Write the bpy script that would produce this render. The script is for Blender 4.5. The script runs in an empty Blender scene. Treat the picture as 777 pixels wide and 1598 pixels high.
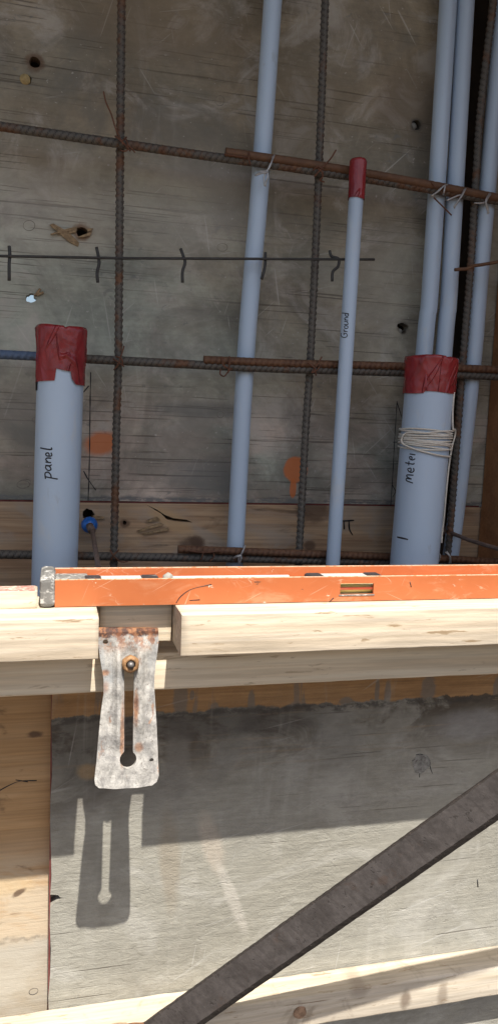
import bpy, bmesh, math, random
import numpy as np
from mathutils import Vector, Matrix
random.seed(7); RNG = np.random.RandomState(5)
SC = bpy.context.scene; COL = SC.collection
H = 1.45                      # eye height above the ground (metres)

# ------------------------------------------------------------------ camera
F = 1200.0; CX, CY = 388.5, 799.0
def _n(v): return v / np.linalg.norm(v)
CN = _n(np.array([88-CX, 649-CY, F]))                # wall normal in camera axes
CW = np.array([4880.0, 850-CY, F]); CW = _n(CW - CN*CW.dot(CN))   # along the wall
CD = np.cross(CN, CW)                                # down
if CD[1] < 0: CD = -CD
def at(px, py, Y):
    "point of the place on the upright plane at depth Y seen at photo pixel px, py"
    r = np.array([px-CX, py-CY, F]); w = np.array([r@CW, r@CN, -(r@CD)])
    w = w*(Y/w[1]); return Vector((w[0], w[1], w[2]+H))
cam_d = bpy.data.cameras.new('camera'); cam = bpy.data.objects.new('camera', cam_d); COL.objects.link(cam)
m = Matrix.Identity(4)
for i, col in enumerate(([CW[0], CN[0], -CD[0]], [-CW[1], -CN[1], CD[1]], [-CW[2], -CN[2], CD[2]])):
    for j in range(3): m[j][i] = col[j]
m[2][3] = H
cam.matrix_world = m
cam_d.sensor_fit = 'VERTICAL'; cam_d.sensor_height = 36.0; cam_d.sensor_width = 24.0
cam_d.lens = F/1598*36.0; cam_d.clip_start = 0.01; cam_d.clip_end = 500
SC.camera = cam

# ------------------------------------------------------------------ light
SUN = Vector((0.092, -1.0, 1.8)).normalized()        # direction towards the sun
elev = math.asin(SUN.z); azim = math.atan2(SUN.x, SUN.y)
w = bpy.data.worlds.new('World'); SC.world = w; w.use_nodes = True
nt = w.node_tree
sky = nt.nodes.new('ShaderNodeTexSky'); sky.sky_type = 'NISHITA'; sky.sun_disc = False
sky.sun_elevation = elev; sky.sun_rotation = azim; sky.dust_density = 3.0; sky.ozone_density = .5
nt.links.new(sky.outputs[0], nt.nodes['Background'].inputs[0]); nt.nodes['Background'].inputs[1].default_value = 0.080
sd = bpy.data.lights.new('sun', 'SUN'); sd.energy = 4.3; sd.angle = math.radians(0.53); sd.color = (1.0, 0.955, 0.88)
so = bpy.data.objects.new('sun', sd); COL.objects.link(so); so.rotation_euler = SUN.to_track_quat('Z', 'Y').to_euler()
so.location = (0.5, -2, 5)
SC.view_settings.view_transform = 'Standard'; SC.view_settings.look = 'None'
SC.view_settings.exposure = 0.95; SC.view_settings.gamma = 1.0
try:
    SC.cycles.max_bounces = 8; SC.cycles.diffuse_bounces = 5
except Exception: pass

# ------------------------------------------------------------------ material helpers
class G:
    def __init__(s, name):
        s.mat = bpy.data.materials.new(name); s.mat.use_nodes = True
        s.nt = s.mat.node_tree; s.b = s.nt.nodes['Principled BSDF']
        s.p = s.nt.nodes.new('ShaderNodeNewGeometry').outputs['Position']; s._xyz = None
    def new(s, t): return s.nt.nodes.new('ShaderNode'+t)
    def put(s, sock, v):
        if hasattr(v, 'is_linked'): s.nt.links.new(v, sock)
        elif isinstance(v, (tuple, list)) and len(v) == 3 and sock.type == 'RGBA': sock.default_value = (*v, 1)
        else: sock.default_value = v
    def objp(s): s.p = s.new('TexCoord').outputs['Object']; s._xyz = None; return s
    def xyz(s):
        if s._xyz is None:
            n = s.new('SeparateXYZ'); s.put(n.inputs[0], s.p); s._xyz = n.outputs
        return s._xyz
    def sc(s, v, k):
        n = s.new('VectorMath'); n.operation = 'MULTIPLY'; s.put(n.inputs[0], v); s.put(n.inputs[1], k); return n.outputs[0]
    def noise(s, k, detail=4, rough=.55, dist=0, off=None, color=False):
        v = s.sc(s.p, k if isinstance(k, (tuple, list)) else (k, k, k))
        if off is not None:
            a = s.new('VectorMath'); s.put(a.inputs[0], v); s.put(a.inputs[1], off if isinstance(off, tuple) else (off, off*.7, -off)); v = a.outputs[0]
        n = s.new('TexNoise'); s.put(n.inputs['Vector'], v); n.inputs['Scale'].default_value = 1
        n.inputs['Detail'].default_value = detail; n.inputs['Roughness'].default_value = rough; n.inputs['Distortion'].default_value = dist
        return n.outputs[1 if color else 0]
    def vor(s, k, feature='F1', out='Distance', rnd=1):
        n = s.new('TexVoronoi'); n.feature = feature; s.put(n.inputs['Vector'], s.sc(s.p, k if isinstance(k, (tuple, list)) else (k, k, k)))
        n.inputs['Scale'].default_value = 1; n.inputs['Randomness'].default_value = rnd
        return n.outputs[out]
    def math(s, op, a, b=0.0, c=None, clamp=False):
        n = s.new('Math'); n.operation = op; n.use_clamp = clamp; s.put(n.inputs[0], a); s.put(n.inputs[1], b)
        if c is not None: s.put(n.inputs[2], c)
        return n.outputs[0]
    def mul(s, a, b): return s.math('MULTIPLY', a, b)
    def add(s, a, b): return s.math('ADD', a, b)
    def ramp(s, f, lo, hi, a=0.0, b=1.0):
        n = s.new('MapRange'); n.interpolation_type = 'SMOOTHSTEP'; s.put(n.inputs[0], f)
        for i, v in enumerate((lo, hi, a, b)): n.inputs[i+1].default_value = v
        return n.outputs[0]
    def mix(s, f, a, b, mode='MIX'):
        n = s.new('Mix'); n.data_type = 'RGBA'; n.blend_type = mode; s.put(n.inputs[0], f); s.put(n.inputs[6], a); s.put(n.inputs[7], b); return n.outputs[2]
    def shade(s, c, f):
        "multiply colour by a float socket"
        n = s.new('VectorMath'); n.operation = 'SCALE'; s.put(n.inputs[0], c); s.put(n.inputs['Scale'], f); return n.outputs[0]
    def spot(s, x, z, rx, rz, soft=.25, wob=.35, k=60, rot=0):
        X, _, Z = s.xyz()
        dx = s.math('SUBTRACT', X, x); dz = s.math('SUBTRACT', Z, z)
        if rot:
            c, t = math.cos(rot), math.sin(rot)
            dx, dz = s.add(s.mul(dx, c), s.mul(dz, t)), s.add(s.mul(dx, -t), s.mul(dz, c))
        dx = s.mul(dx, 1/rx); dz = s.mul(dz, 1/rz)
        d = s.math('SQRT', s.add(s.mul(dx, dx), s.mul(dz, dz)))
        d = s.add(d, s.mul(s.math('SUBTRACT', s.noise(k, 4, .6), .5), wob*2))
        return s.ramp(d, 1-soft, 1+soft, 1, 0)
    def line(s, k, at=.5, w=.012, **kw):
        "thin contour lines of a noise"
        n = s.noise(k, **kw); return s.ramp(s.math('ABSOLUTE', s.math('SUBTRACT', n, at)), 0, w, 1, 0)
    def scratch(s, ang, kl, ks, thr, w=.03, off=0.0):
        "straight fine scratches at an angle on an upright face"
        X, _, Z = s.xyz(); c, t = math.cos(ang), math.sin(ang)
        u = s.add(s.mul(X, c), s.mul(Z, t)); v = s.add(s.mul(X, -t), s.mul(Z, c))
        n = s.new('CombineXYZ'); s.put(n.inputs[0], s.mul(u, kl)); s.put(n.inputs[1], s.mul(v, ks)); n.inputs[2].default_value = off
        q = s.new('TexNoise'); s.put(q.inputs['Vector'], n.outputs[0]); q.inputs['Scale'].default_value = 1
        q.inputs['Detail'].default_value = 1.2; q.inputs['Roughness'].default_value = .4; q.inputs['Distortion'].default_value = .15
        return s.ramp(q.outputs[0], thr, thr+w)
    def done(s, col, rough=.75, bump=None, bs=.4, bd=.002, metal=0, spec=None):
        s.put(s.b.inputs['Base Color'], col); s.put(s.b.inputs['Roughness'], rough); s.put(s.b.inputs['Metallic'], metal)
        if spec is not None: s.put(s.b.inputs['Specular IOR Level'], spec)
        if bump is not None:
            n = s.new('Bump'); n.inputs['Strength'].default_value = bs; n.inputs['Distance'].default_value = bd
            s.put(n.inputs['Height'], bump); s.put(s.b.inputs['Normal'], n.outputs[0])
        return s.mat

def mat_back_ply():
    g = G('weathered_plywood_cement_film')
    big = g.ramp(g.noise((2.2, 3, 3.6), 5, .6, .6), .36, .62)
    col = g.mix(big, (.322, .292, .224), (.342, .362, .308))
    up = g.ramp(g.add(g.xyz()[2], g.mul(g.noise((3, 3, 5), 4, .6, off=5.0), .5)), H+.36, H+.84)
    col = g.mix(g.mul(up, .75), col, (.268, .205, .130))
    low = g.mul(g.ramp(g.xyz()[2], H+.08, H-.02), g.ramp(g.noise((5, 3, 13), 4, .6), .40, .62))
    col = g.mix(g.mul(low, .7), col, (.46, .365, .31))
    grain = g.noise((7, 30, 240), 3, .6)
    col = g.shade(col, g.ramp(grain, .25, .75, .94, 1.05))
    col = g.shade(col, g.ramp(g.noise((60, 60, 90), 4, .75, off=3.7), .3, .7, .90, 1.09))
    cl = g.noise((4.2, 4, 4.0), 6, .62, 1.1, off=51.0); col = g.shade(col, g.ramp(cl, .33, .67, .70, 1.30))
    film = g.ramp(g.noise((11, 9, 12), 7, .70, 1.0), .49, .68)
    col = g.mix(g.mul(film, .62), col, (.49, .455, .405))
    smear = g.ramp(g.noise((5, 5, 6.5), 7, .66, .8, off=7.3), .47, .66)
    col = g.mix(g.mul(smear, .70), col, (.165, .155, .130))
    wipe = g.ramp(g.noise((13, 9, 3.6), 5, .62, 1.0, off=11.3), .55, .70)
    col = g.mix(g.mul(wipe, .28), col, (.42, .40, .355))
    dribs = g.mul(g.ramp(g.noise((46, 46, 60), 5, .7, .5), .60, .68), g.ramp(g.noise(4, 2, .5, off=3.1), .48, .6))
    col = g.mix(g.mul(dribs, .6), col, (.17, .175, .168))
    sc = None
    for (an, kl, ks, th, of) in ((1.25, 9, 210, .72, 1.0), (1.75, 8, 190, .725, 4.0), (.75, 10, 230, .725, 7.0), (2.2, 9, 210, .73, 9.0), (.25, 7, 220, .735, 12.0)):
        q = g.scratch(an, kl, ks, th, .03, of); sc = q if sc is None else g.math('MAXIMUM', sc, q)
    sc = g.mul(sc, g.ramp(g.noise(6, 2, off=9.0), .40, .58))
    col = g.mix(g.mul(sc, .42), col, (.56, .545, .50))
    spk = g.ramp(g.noise((150, 150, 210), 2, .5, off=21.0), .70, .74); col = g.mix(g.mul(spk, .5), col, (.52, .50, .46))
    ck = g.noise((5.5, 8, 330), 1.2, .4, .2); ck2 = g.noise((10, 8, 400), 1, .4, .3, off=5.7); ck3 = g.noise((3.6, 8, 260), 1.2, .4, .2, off=15.7)
    area = g.ramp(g.noise((2.4, 3, 4.5), 2, off=1.7), .36, .52)
    zl = g.ramp(g.xyz()[2], H+.10, H+.02); area = g.math('MAXIMUM', area, g.mul(zl, .9))
    chk = g.mul(g.math('MAXIMUM', g.ramp(ck, .685, .73), g.math('MAXIMUM', g.ramp(ck2, .70, .75), g.ramp(ck3, .70, .74))), area)
    col = g.mix(g.mul(chk, .58), col, (.055, .042, .032))
    gritz = g.add(g.math('SUBTRACT', g.xyz()[2], at(300, 783, 1.19).z), g.mul(g.noise((40, 9, 9), 3), -.012))
    grit = g.mul(g.ramp(gritz, .004, -.002), g.ramp(g.noise((55, 40, 150), 4, .7), .38, .55))
    col = g.mix(g.mul(grit, .85), col, (.14, .145, .145))
    for (px, py, rx, rz, rot) in ((158, 692, .024, .017, .25), (461, 733, .020, .021, 0), (457, 762, .0055, .016, 0)):
        p = at(px, py, 1.19)
        col = g.mix(g.mul(g.spot(p.x, p.z, rx, rz, .12 if px > 200 else .3, .16, 70, rot), .85), col, (.62, .175, .045))
    for (px, py, rx, rz, c, k) in ((640, 160, .055, .05, (.20, .155, .11), .55), (320, 640, .07, .012, (.18, .18, .165), .6), (330, 745, .06, .03, (.17, .18, .175), .5), (60, 640, .05, .06, (.20, .195, .175), .6), (310, 330, .10, .07, (.47, .44, .38), .35), (85, 330, .10, .06, (.46, .42, .36), .35), (470, 190, .06, .10, (.24, .20, .14), .45), (600, 420, .05, .12, (.27, .25, .21), .4), (250, 40, .12, .05, (.22, .165, .105), .5)):
        p = at(px, py, 1.19); col = g.mix(g.mul(g.spot(p.x, p.z, rx, rz, .45, .5, 30), k), col, c)
    for (px, py, r, c) in ((55, 97, .0125, (.13, .08, .05)), (128, 362, .0125, (.20, .12, .07)), (139, 806, .014, (.09, .06, .04)), (628, 512, .010, (.12, .10, .08)), (649, 195, .010, (.10, .09, .075))):
        p = at(px, py, 1.19); col = g.mix(g.mul(g.spot(p.x, p.z, r, r, .3, .35, 120), .85), col, c)
    hgt = g.add(g.mul(grain, .25), g.add(g.mul(chk, -1.2), g.mul(g.noise(90, 4, .7), .5)))
    return g.done(col, .8, hgt, .45, .0012)

def mat_plank():
    g = G('brown_weathered_board')
    fig = g.noise((3.2, 3, 24), 4, .6, 1.6)
    col = g.mix(g.ramp(fig, .35, .65), (.45, .315, .195), (.335, .21, .12))
    col = g.shade(col, g.ramp(g.noise((5, 40, 330), 3, .6), .25, .75, .72, 1.2))
    grey = g.ramp(g.noise((7, 5, 16), 5, .65, .8, off=3.3), .48, .66)
    col = g.mix(g.mul(grey, .55), col, (.34, .30, .255))
    drk = g.ramp(g.noise((9, 6, 40), 4, .6, .5, off=1.1), .60, .72)
    col = g.mix(g.mul(drk, .7), col, (.07, .045, .028))
    for (px, py, r) in ((195, 817, .006), (307, 845, .009), (483, 852, .008), (490, 795, .022), (300, 853, .016)):
        p = at(px, py, 1.19); col = g.mix(g.mul(g.spot(p.x, p.z, r*1.3, r, .35, .3, 90), .75), col, (.085, .045, .026))
    p = at(265, 810, 1.19); col = g.mix(g.mul(g.spot(p.x, p.z, .035, .014, .4, .5, 60, -.5), .7), col, (.46, .30, .15))
    hgt = g.add(g.mul(g.noise((5, 40, 330), 3, .6), .6), g.noise(80, 3))
    return g.done(col, .8, hgt, .4, .001)

def mat_front_ply():
    g = G('formed_plywood_grey')
    X, _, Z = g.xyz()
    big = g.ramp(g.noise((3, 3, 6), 5, .6, .5), .35, .65)
    col = g.mix(big, (.272, .258, .216), (.335, .320, .272))
    grain = g.noise((6, 40, 300), 3, .62)
    col = g.shade(col, g.ramp(grain, .25, .75, .92, 1.06))
    wisp = g.ramp(g.noise((5, 9, 8), 6, .64, 1.8), .50, .66)
    col = g.mix(g.mul(wisp, .42), col, (.44, .425, .385))
    dirt = g.ramp(g.noise((9, 9, 12), 6, .7, .8, off=41.0), .50, .66)
    col = g.mix(g.mul(dirt, .4), col, (.215, .20, .165))
    # scorched and oil-darkened upper zone, its colour also deepening the shade under the rails
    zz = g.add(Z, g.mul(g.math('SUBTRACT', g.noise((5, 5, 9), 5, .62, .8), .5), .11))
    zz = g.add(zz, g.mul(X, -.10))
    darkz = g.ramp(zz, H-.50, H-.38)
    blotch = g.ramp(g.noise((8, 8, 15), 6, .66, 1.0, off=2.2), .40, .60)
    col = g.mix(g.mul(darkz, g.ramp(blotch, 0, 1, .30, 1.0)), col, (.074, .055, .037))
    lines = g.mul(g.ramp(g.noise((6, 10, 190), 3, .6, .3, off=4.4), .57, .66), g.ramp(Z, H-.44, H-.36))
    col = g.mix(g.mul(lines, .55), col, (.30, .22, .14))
    smudge = g.ramp(g.noise((4, 4, 5), 4, .6, 1.2, off=8.8), .52, .66)
    col = g.mix(g.mul(smudge, .35), col, (.27, .262, .238))
    for (px, py, rx, rz, c, k, rot) in ((278, 1160, .014, .075, (.20, .185, .16), .7, 0), (265, 1340, .012, .06, (.27, .235, .18), .75, .06), (330, 1315, .012, .04, (.43, .37, .30), .6, .3), (362, 1400, .007, .05, (.44, .41, .36), .6, .38), (360, 1170, .013, .05, (.20, .19, .165), .6, -.5), (440, 1120, .05, .022, (.06, .05, .042), .55, 0), (320, 1130, .08, .018, (.06, .052, .045), .6, 0), (140, 1160, .05, .06, (.08, .072, .062), .55, 0), (740, 1130, .05, .02, (.30, .29, .28), .6, 0), (520, 1145, .03, .05, (.21, .2, .175), .5, .4), (138, 1204, .012, .009, (.30, .2, .1), .75, 0)):
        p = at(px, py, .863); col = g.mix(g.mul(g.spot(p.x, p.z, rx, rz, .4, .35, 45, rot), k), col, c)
    # bare brown strip along the top, ragged lower edge, grey drips over it
    edge = g.add(Z, g.mul(g.math('SUBTRACT', g.noise((34, 5, 5), 5, .65), .5), .022))
    strip = g.ramp(edge, H-.3405, H-.3385)
    brown = g.mix(g.ramp(g.noise((4, 9, 60), 4, .6, .8), .3, .7), (.41, .245, .115), (.33, .185, .08))
    brown = g.shade(brown, g.ramp(g.noise((9, 40, 380), 3, .6), .25, .75, .82, 1.12))
    drip = g.mul(g.ramp(g.noise((22, 5, 2.5), 4, .7), .60, .64), .7)
    for (px, py, rx, rz) in ((282, 1090, .0085, .026), (392, 1098, .0045, .018), (425, 1110, .006, .007), (462, 1106, .010, .010), (588, 1080, .003, .02), (604, 1085, .0045, .02), (668, 1075, .010, .018), (775, 1075, .006, .016), (300, 1085, .003, .006), (540, 1095, .009, .006), (335, 1104, .005, .006)):
        p = at(px, py, .863); drip = g.math('MAXIMUM', drip, g.mul(g.spot(p.x, p.z, rx, rz, .25, .35, 110), .8))
    brown = g.mix(drip, brown, (.19, .165, .14))
    col = g.mix(strip, col, brown)
    crust = g.mul(g.ramp(g.math('ABSOLUTE', g.math('SUBTRACT', edge, H-.344)), .007, .001), g.ramp(g.noise((60, 40, 110), 4, .7), .42, .55))
    col = g.mix(g.mul(crust, .8), col, (.06, .052, .045))
    sc = None
    for (an, kl, ks, th, of) in ((.30, 5, 120, .70, 1.0), (.55, 6, 160, .71, 4.0), (1.4, 8, 190, .73, 7.0), (.2, 7, 200, .715, 9.0)):
        q = g.scratch(an, kl, ks, th, .05, of); sc = q if sc is None else g.math('MAXIMUM', sc, q)
    sc = g.mul(sc, g.ramp(g.noise(4, 2, off=3.0), .44, .6))
    vs = g.ramp(g.noise((17, 9, 2.6), 5, .62, .9, off=13.3), .54, .68); col = g.mix(g.mul(vs, .30), col, (.44, .42, .375))
    col = g.mix(g.mul(sc, .3), col, (.56, .55, .52))
    ck = g.noise((7, 8, 330), 1.2, .4, .3, off=2.9); area = g.ramp(g.noise((3, 3, 6), 2, off=6.0), .44, .58)
    chk = g.mul(g.ramp(ck, .68, .74), area)
    col = g.mix(g.mul(chk, .6), col, (.10, .085, .07))
    p = at(657, 1192, .863)
    flake = g.mul(g.noise((62, 42, 130), 6, .76, .6), g.ramp(g.noise((5, 5, 9), 3, .6, off=17.0), .35, .6, .35, 1.6))
    col = g.shade(col, g.ramp(g.noise((70, 60, 190), 4, .72, off=31.0), .3, .7, .90, 1.07))
    pits = g.ramp(g.noise((70, 60, 170), 4, .7, off=1.2), .62, .72)
    hgt = g.add(g.mul(grain, .5), g.add(g.mul(chk, -1.4), g.add(g.mul(flake, 1.3), g.mul(pits, -.6))))
    return g.done(col, .8, hgt, .55, .0018)

def mat_left_panel():
    g = G('tan_form_board')
    X, _, Z = g.xyz()
    fig = g.noise((2.6, 4, 34), 4, .6, 1.2)
    col = g.mix(g.ramp(fig, .32, .68), (.46, .295, .150), (.38, .225, .10))
    col = g.shade(col, g.ramp(g.noise((6, 40, 340), 3, .6), .25, .75, .82, 1.14))
    dust_or_lit = g.mul(g.ramp(Z, H-.47, H-.56), g.ramp(g.noise((12, 9, 26), 5, .66, .6, off=6.6), .34, .58)); col = g.mix(g.mul(dust_or_lit, .8), col, (.50, .425, .315))  # dusty cement film, and the sunlit zone's paler tone painted into the colour
    dk = g.ramp(g.noise((16, 9, 50), 4, .6, .5, off=1.5), .62, .72)
    col = g.mix(g.mul(dk, .6), col, (.13, .075, .035))
    zz = g.add(Z, g.mul(g.math('SUBTRACT', g.noise((18, 9, 18), 5, .65), .5), .05))
    grey = g.ramp(zz, H-.612, H-.628)
    film = g.mix(g.ramp(g.noise((9, 9, 16), 5, .65, .8), .35, .65), (.33, .285, .215), (.39, .36, .30))
    col = g.mix(g.mul(grey, .9), col, film)
    crust = g.ramp(g.math('ABSOLUTE', g.math('SUBTRACT', zz, H-.617)), .005, .001)
    col = g.mix(g.mul(g.mul(crust, g.ramp(g.noise(50, 4, .7), .4, .6)), .7), col, (.22, .19, .15))
    p = at(12, 1385, .879); col = g.mix(g.mul(g.spot(p.x, p.z, .03, .012, .4, .4, 50), .5), col, (.55, .40, .22))
    p = at(30, 1395, .879); col = g.mix(g.mul(g.spot(p.x, p.z, .008, .0035, .3, .4, 120, .5), .85), col, (.09, .05, .03))
    p = at(55, 1147, .879); col = g.mix(g.mul(g.spot(p.x, p.z, .008, .004, .4, .4, 120), .85), col, (.09, .05, .03))
    hgt = g.add(g.mul(g.noise((6, 40, 340), 3, .6), .6), g.mul(g.noise((60, 40, 120), 4, .7), 1.0))
    return g.done(col, .75, hgt, .5, .0013)

def mat_pine(name, a, b, sawn=1.0, off=0.0, stain=0.0, kz=70):
    g = G(name)
    v = g.noise((1.5, kz, kz), 3, .55, .7, off=off)
    col = g.mix(g.ramp(v, .36, .62), a, b)
    fine = g.noise((8, 190, 190), 4, .68, .2, off=off)
    col = g.shade(col, g.ramp(fine, .28, .72, 1-.30*sawn, 1+.10*sawn))
    fleck = g.ramp(g.noise((22, 120, 150), 4, .7, .4, off=off+2), .60, .68)
    col = g.mix(g.mul(fleck, .8*sawn), col, (.26, .17, .085))
    chk = g.mul(g.ramp(g.noise((7, 100, 150), 2, .5, .3, off=off+5), .70, .735), g.ramp(g.noise((9, 9, 9), 2, off=off), .45, .6))
    col = g.mix(g.mul(chk, .8), col, (.19, .12, .065))
    if stain:
        for (px, py, rx, rz, k) in ((632, 1560, .007, .012, .8), (690, 1552, .007, .016, .55), (560, 1548, .012, .008, .4), (600, 1530, .03, .005, .35)):
            q = at(px, py, .822); col = g.mix(g.mul(g.spot(q.x, q.z, rx, rz, .5, .45, 90), k), col, (.17, .125, .09))
        st = g.ramp(g.noise((13, 13, 22), 5, .68, .8, off=off+9), .56, .70)
        col = g.mix(g.mul(st, stain), col, (.22, .165, .115))
    rgh = g.noise((34, 130, 140), 5, .74, .4, off=off)
    hgt = g.add(g.mul(fine, .5*sawn), g.add(g.mul(rgh, .9*sawn), g.mul(chk, -1)))
    return g.done(col, .7, hgt, .4, .0009)

def mat_rebar(name, rusty):
    g = G(name); gn = g.new('NewGeometry'); g.p = gn.outputs['Position']; pt = gn.outputs['Pointiness']
    n1 = g.noise(22, 5, .65, .5); n2 = g.noise(150, 4, .7)
    crest = g.ramp(pt, .495, .54)
    col = g.mix(g.ramp(n2, .3, .7), (.030, .027, .025), (.058, .052, .046))
    col = g.mix(g.mul(crest, .6), col, (.150, .138, .118))
    if name.startswith('grey'):
        bl = g.mul(g.ramp(g.xyz()[0], .01, -.03), g.mul(g.ramp(g.xyz()[2], H+.05, H+.07), g.ramp(g.xyz()[2], H+.12, H+.10)))
        col = g.mix(g.mul(bl, .75), col, (.10, .17, .30))
    r = g.ramp(n1, .62-rusty*.42, .78-rusty*.42)
    rust = g.mix(g.ramp(n2, .35, .65), (.075, .030, .015), (.135, .058, .027))
    rust = g.mix(g.ramp(g.noise(60, 3, off=4.0), .5, .7), rust, (.062, .024, .014))
    rust = g.mix(g.mul(crest, .30), rust, (.24, .13, .065))
    col = g.mix(g.mul(r, .92), col, rust)
    return g.done(col, .68, n2, .3, .0006, metal=0.1)

def simple(name, col, rough=.5, var=.12, k=40, bump=.0, metal=0, spec=None, dark=None, dk=(.6, .72), k2=None):
    g = G(name)
    n = g.noise(k, 5, .65)
    c = g.shade(col, g.ramp(n, .25, .75, 1-var, 1+var))
    if dark is not None: c = g.mix(g.ramp(g.noise(k2 or k*2.3, 5, .7, .4, off=3.3), *dk), c, dark)
    return g.done(c, rough, g.noise(k*4, 4, .7) if bump else None, bump or .1, .001, metal, spec)

def mat_pvc():
    g = G('grey_pvc')
    c = g.shade((.445, .56, .70), g.ramp(g.noise((9, 9, 3), 3, .5), .3, .7, .94, 1.05))
    sm = g.ramp(g.noise((40, 40, 14), 5, .7, .6, off=2.0), .62, .74)
    c = g.mix(g.mul(sm, .34), c, (.25, .255, .26))
    du = g.ramp(g.noise((30, 30, 9), 4, .65, .5, off=8.0), .58, .72); c = g.mix(g.mul(du, .30), c, (.6, .6, .57))
    lt = g.mul(g.line((22, 22, 12), .5, .006, detail=1, rough=.4, dist=1.0), g.ramp(g.noise(14, 2, off=4.0), .55, .65))
    c = g.mix(g.mul(lt, .35), c, (.55, .6, .66))
    return g.done(c, .38, g.noise(50, 3), .04, .0006)

def mat_brace():
    g = G('dark_weathered_steel'); n = g.noise(38, 6, .72, .5); n2 = g.noise(210, 5, .78, off=2.0)
    c = g.mix(g.ramp(n, .34, .64), (.050, .043, .040), (.078, .068, .064))
    c = g.shade(c, g.ramp(n2, .28, .72, .82, 1.15))
    pit = g.ramp(g.noise(120, 4, .75, off=9.0), .60, .66); c = g.mix(g.mul(pit, .6), c, (.022, .018, .015))
    rs_ = g.ramp(g.noise((26, 26, 26), 5, .7, off=14.0), .58, .68); c = g.mix(g.mul(rs_, .4), c, (.075, .046, .032))
    dus = g.ramp(g.noise(70, 5, .75, off=19.0), .60, .70); c = g.mix(g.mul(dus, .18), c, (.15, .135, .125))
    return g.done(c, .6, g.add(n2, g.mul(pit, -.8)), .45, .0009)

def mat_tape():
    g = G('dark_red_tape')
    n = g.noise((26, 26, 18), 3, .5, 1.4); cr = g.math('MAXIMUM', g.line((19, 19, 7), .5, .02, detail=1, rough=.3, dist=1.0), g.scratch(1.15, 12, 90, .62, .06, 3.0))
    wear = g.ramp(g.noise((60, 60, 40), 5, .75, off=4.0), .56, .70)
    c = g.mix(g.ramp(n, .3, .7), (.285, .027, .031), (.20, .018, .022))
    c = g.mix(g.mul(wear, .35), c, (.30, .10, .09))
    return g.done(c, .24, g.add(g.mul(n, .8), g.mul(cr, .9)), .85, .0028)

def mat_level_paint():
    g = G('worn_orange_paint')
    n = g.noise((14, 14, 14), 4, .6)
    c = g.mix(g.ramp(n, .3, .7), (.47, .138, .046), (.41, .115, .037))
    dust_or_lit = g.ramp(g.noise((18, 30, 40), 6, .7, .8), .52, .68); c = g.mix(g.mul(dust_or_lit, .5), c, (.52, .27, .15))
    s = g.mul(g.line((30, 30, 60), .5, .012, detail=2, rough=.6, dist=.8), g.ramp(g.noise(16, 3, off=2.0), .52, .62))
    c = g.mix(g.mul(s, .7), c, (.66, .48, .34))
    for (an, of) in ((.05, 1.0), (.5, 3.0), (-.4, 5.0), (1.2, 8.0)):
        c = g.mix(g.mul(g.scratch(an, 16, 520, .73, .05, of), .4), c, (.66, .45, .32))
    chip = g.ramp(g.noise((70, 60, 110), 4, .75, off=5.0), .685, .71); c = g.mix(chip, c, (.62, .50, .40))
    dk = g.ramp(g.noise((36, 30, 90), 4, .7, off=9.0), .69, .72); c = g.mix(g.mul(dk, .8), c, (.11, .05, .03))
    return g.done(c, .42, g.noise(90, 4, .7), .12, .0006)

def mat_level_web():
    g = G('dusty_red_orange_paint'); n = g.noise((14, 20, 14), 5, .65)
    c = g.mix(g.ramp(n, .3, .7), (.36, .062, .022), (.30, .050, .020))
    d = g.ramp(g.noise((9, 30, 20), 6, .72, .8, off=3.0), .54, .66); c = g.mix(g.mul(d, .45), c, (.46, .36, .29))
    return g.done(c, .5, n, .2, .001)

def mat_galv():
    g = G('cement_crusted_steel')
    n = g.noise((70, 60, 44), 6, .74, .6); n2 = g.noise((190, 160, 150), 5, .75, off=5.0)
    c = g.mix(g.ramp(n, .34, .62), (.225, .215, .203), (.43, .41, .375))
    c = g.shade(c, g.ramp(n2, .28, .72, .72, 1.14))
    g2 = g.ramp(g.noise((26, 24, 13), 4, .6, .5, off=3.0), .52, .66); c = g.mix(g.mul(g2, .55), c, (.255, .265, .27))
    pit = g.ramp(g.noise(230, 4, .75, off=1.0), .60, .66); c = g.mix(g.mul(pit, .75), c, (.12, .10, .085))
    rc = g.mix(g.ramp(g.noise(140, 3), .4, .6), (.17, .060, .024), (.34, .155, .065))
    r = g.ramp(g.noise((80, 60, 34), 6, .74, .6, off=7.0), .60, .67); c = g.mix(g.mul(r, .65), c, rc)
    for (px, py, rx, rz, k) in ((166, 1058, .004, .003, .75), (214, 1110, .0022, .016, .8), (218, 1168, .004, .005, .65), (192, 1150, .0022, .03, .7), (165, 1080, .004, .006, .5), (206, 1125, .0025, .01, .6)):
        q = at(px, py, .733); c = g.mix(g.mul(g.spot(q.x, q.z, rx, rz, .5, .6, 170), k), c, rc)
    return g, c, rc, g.add(n, g.mul(n2, .6))

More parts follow.
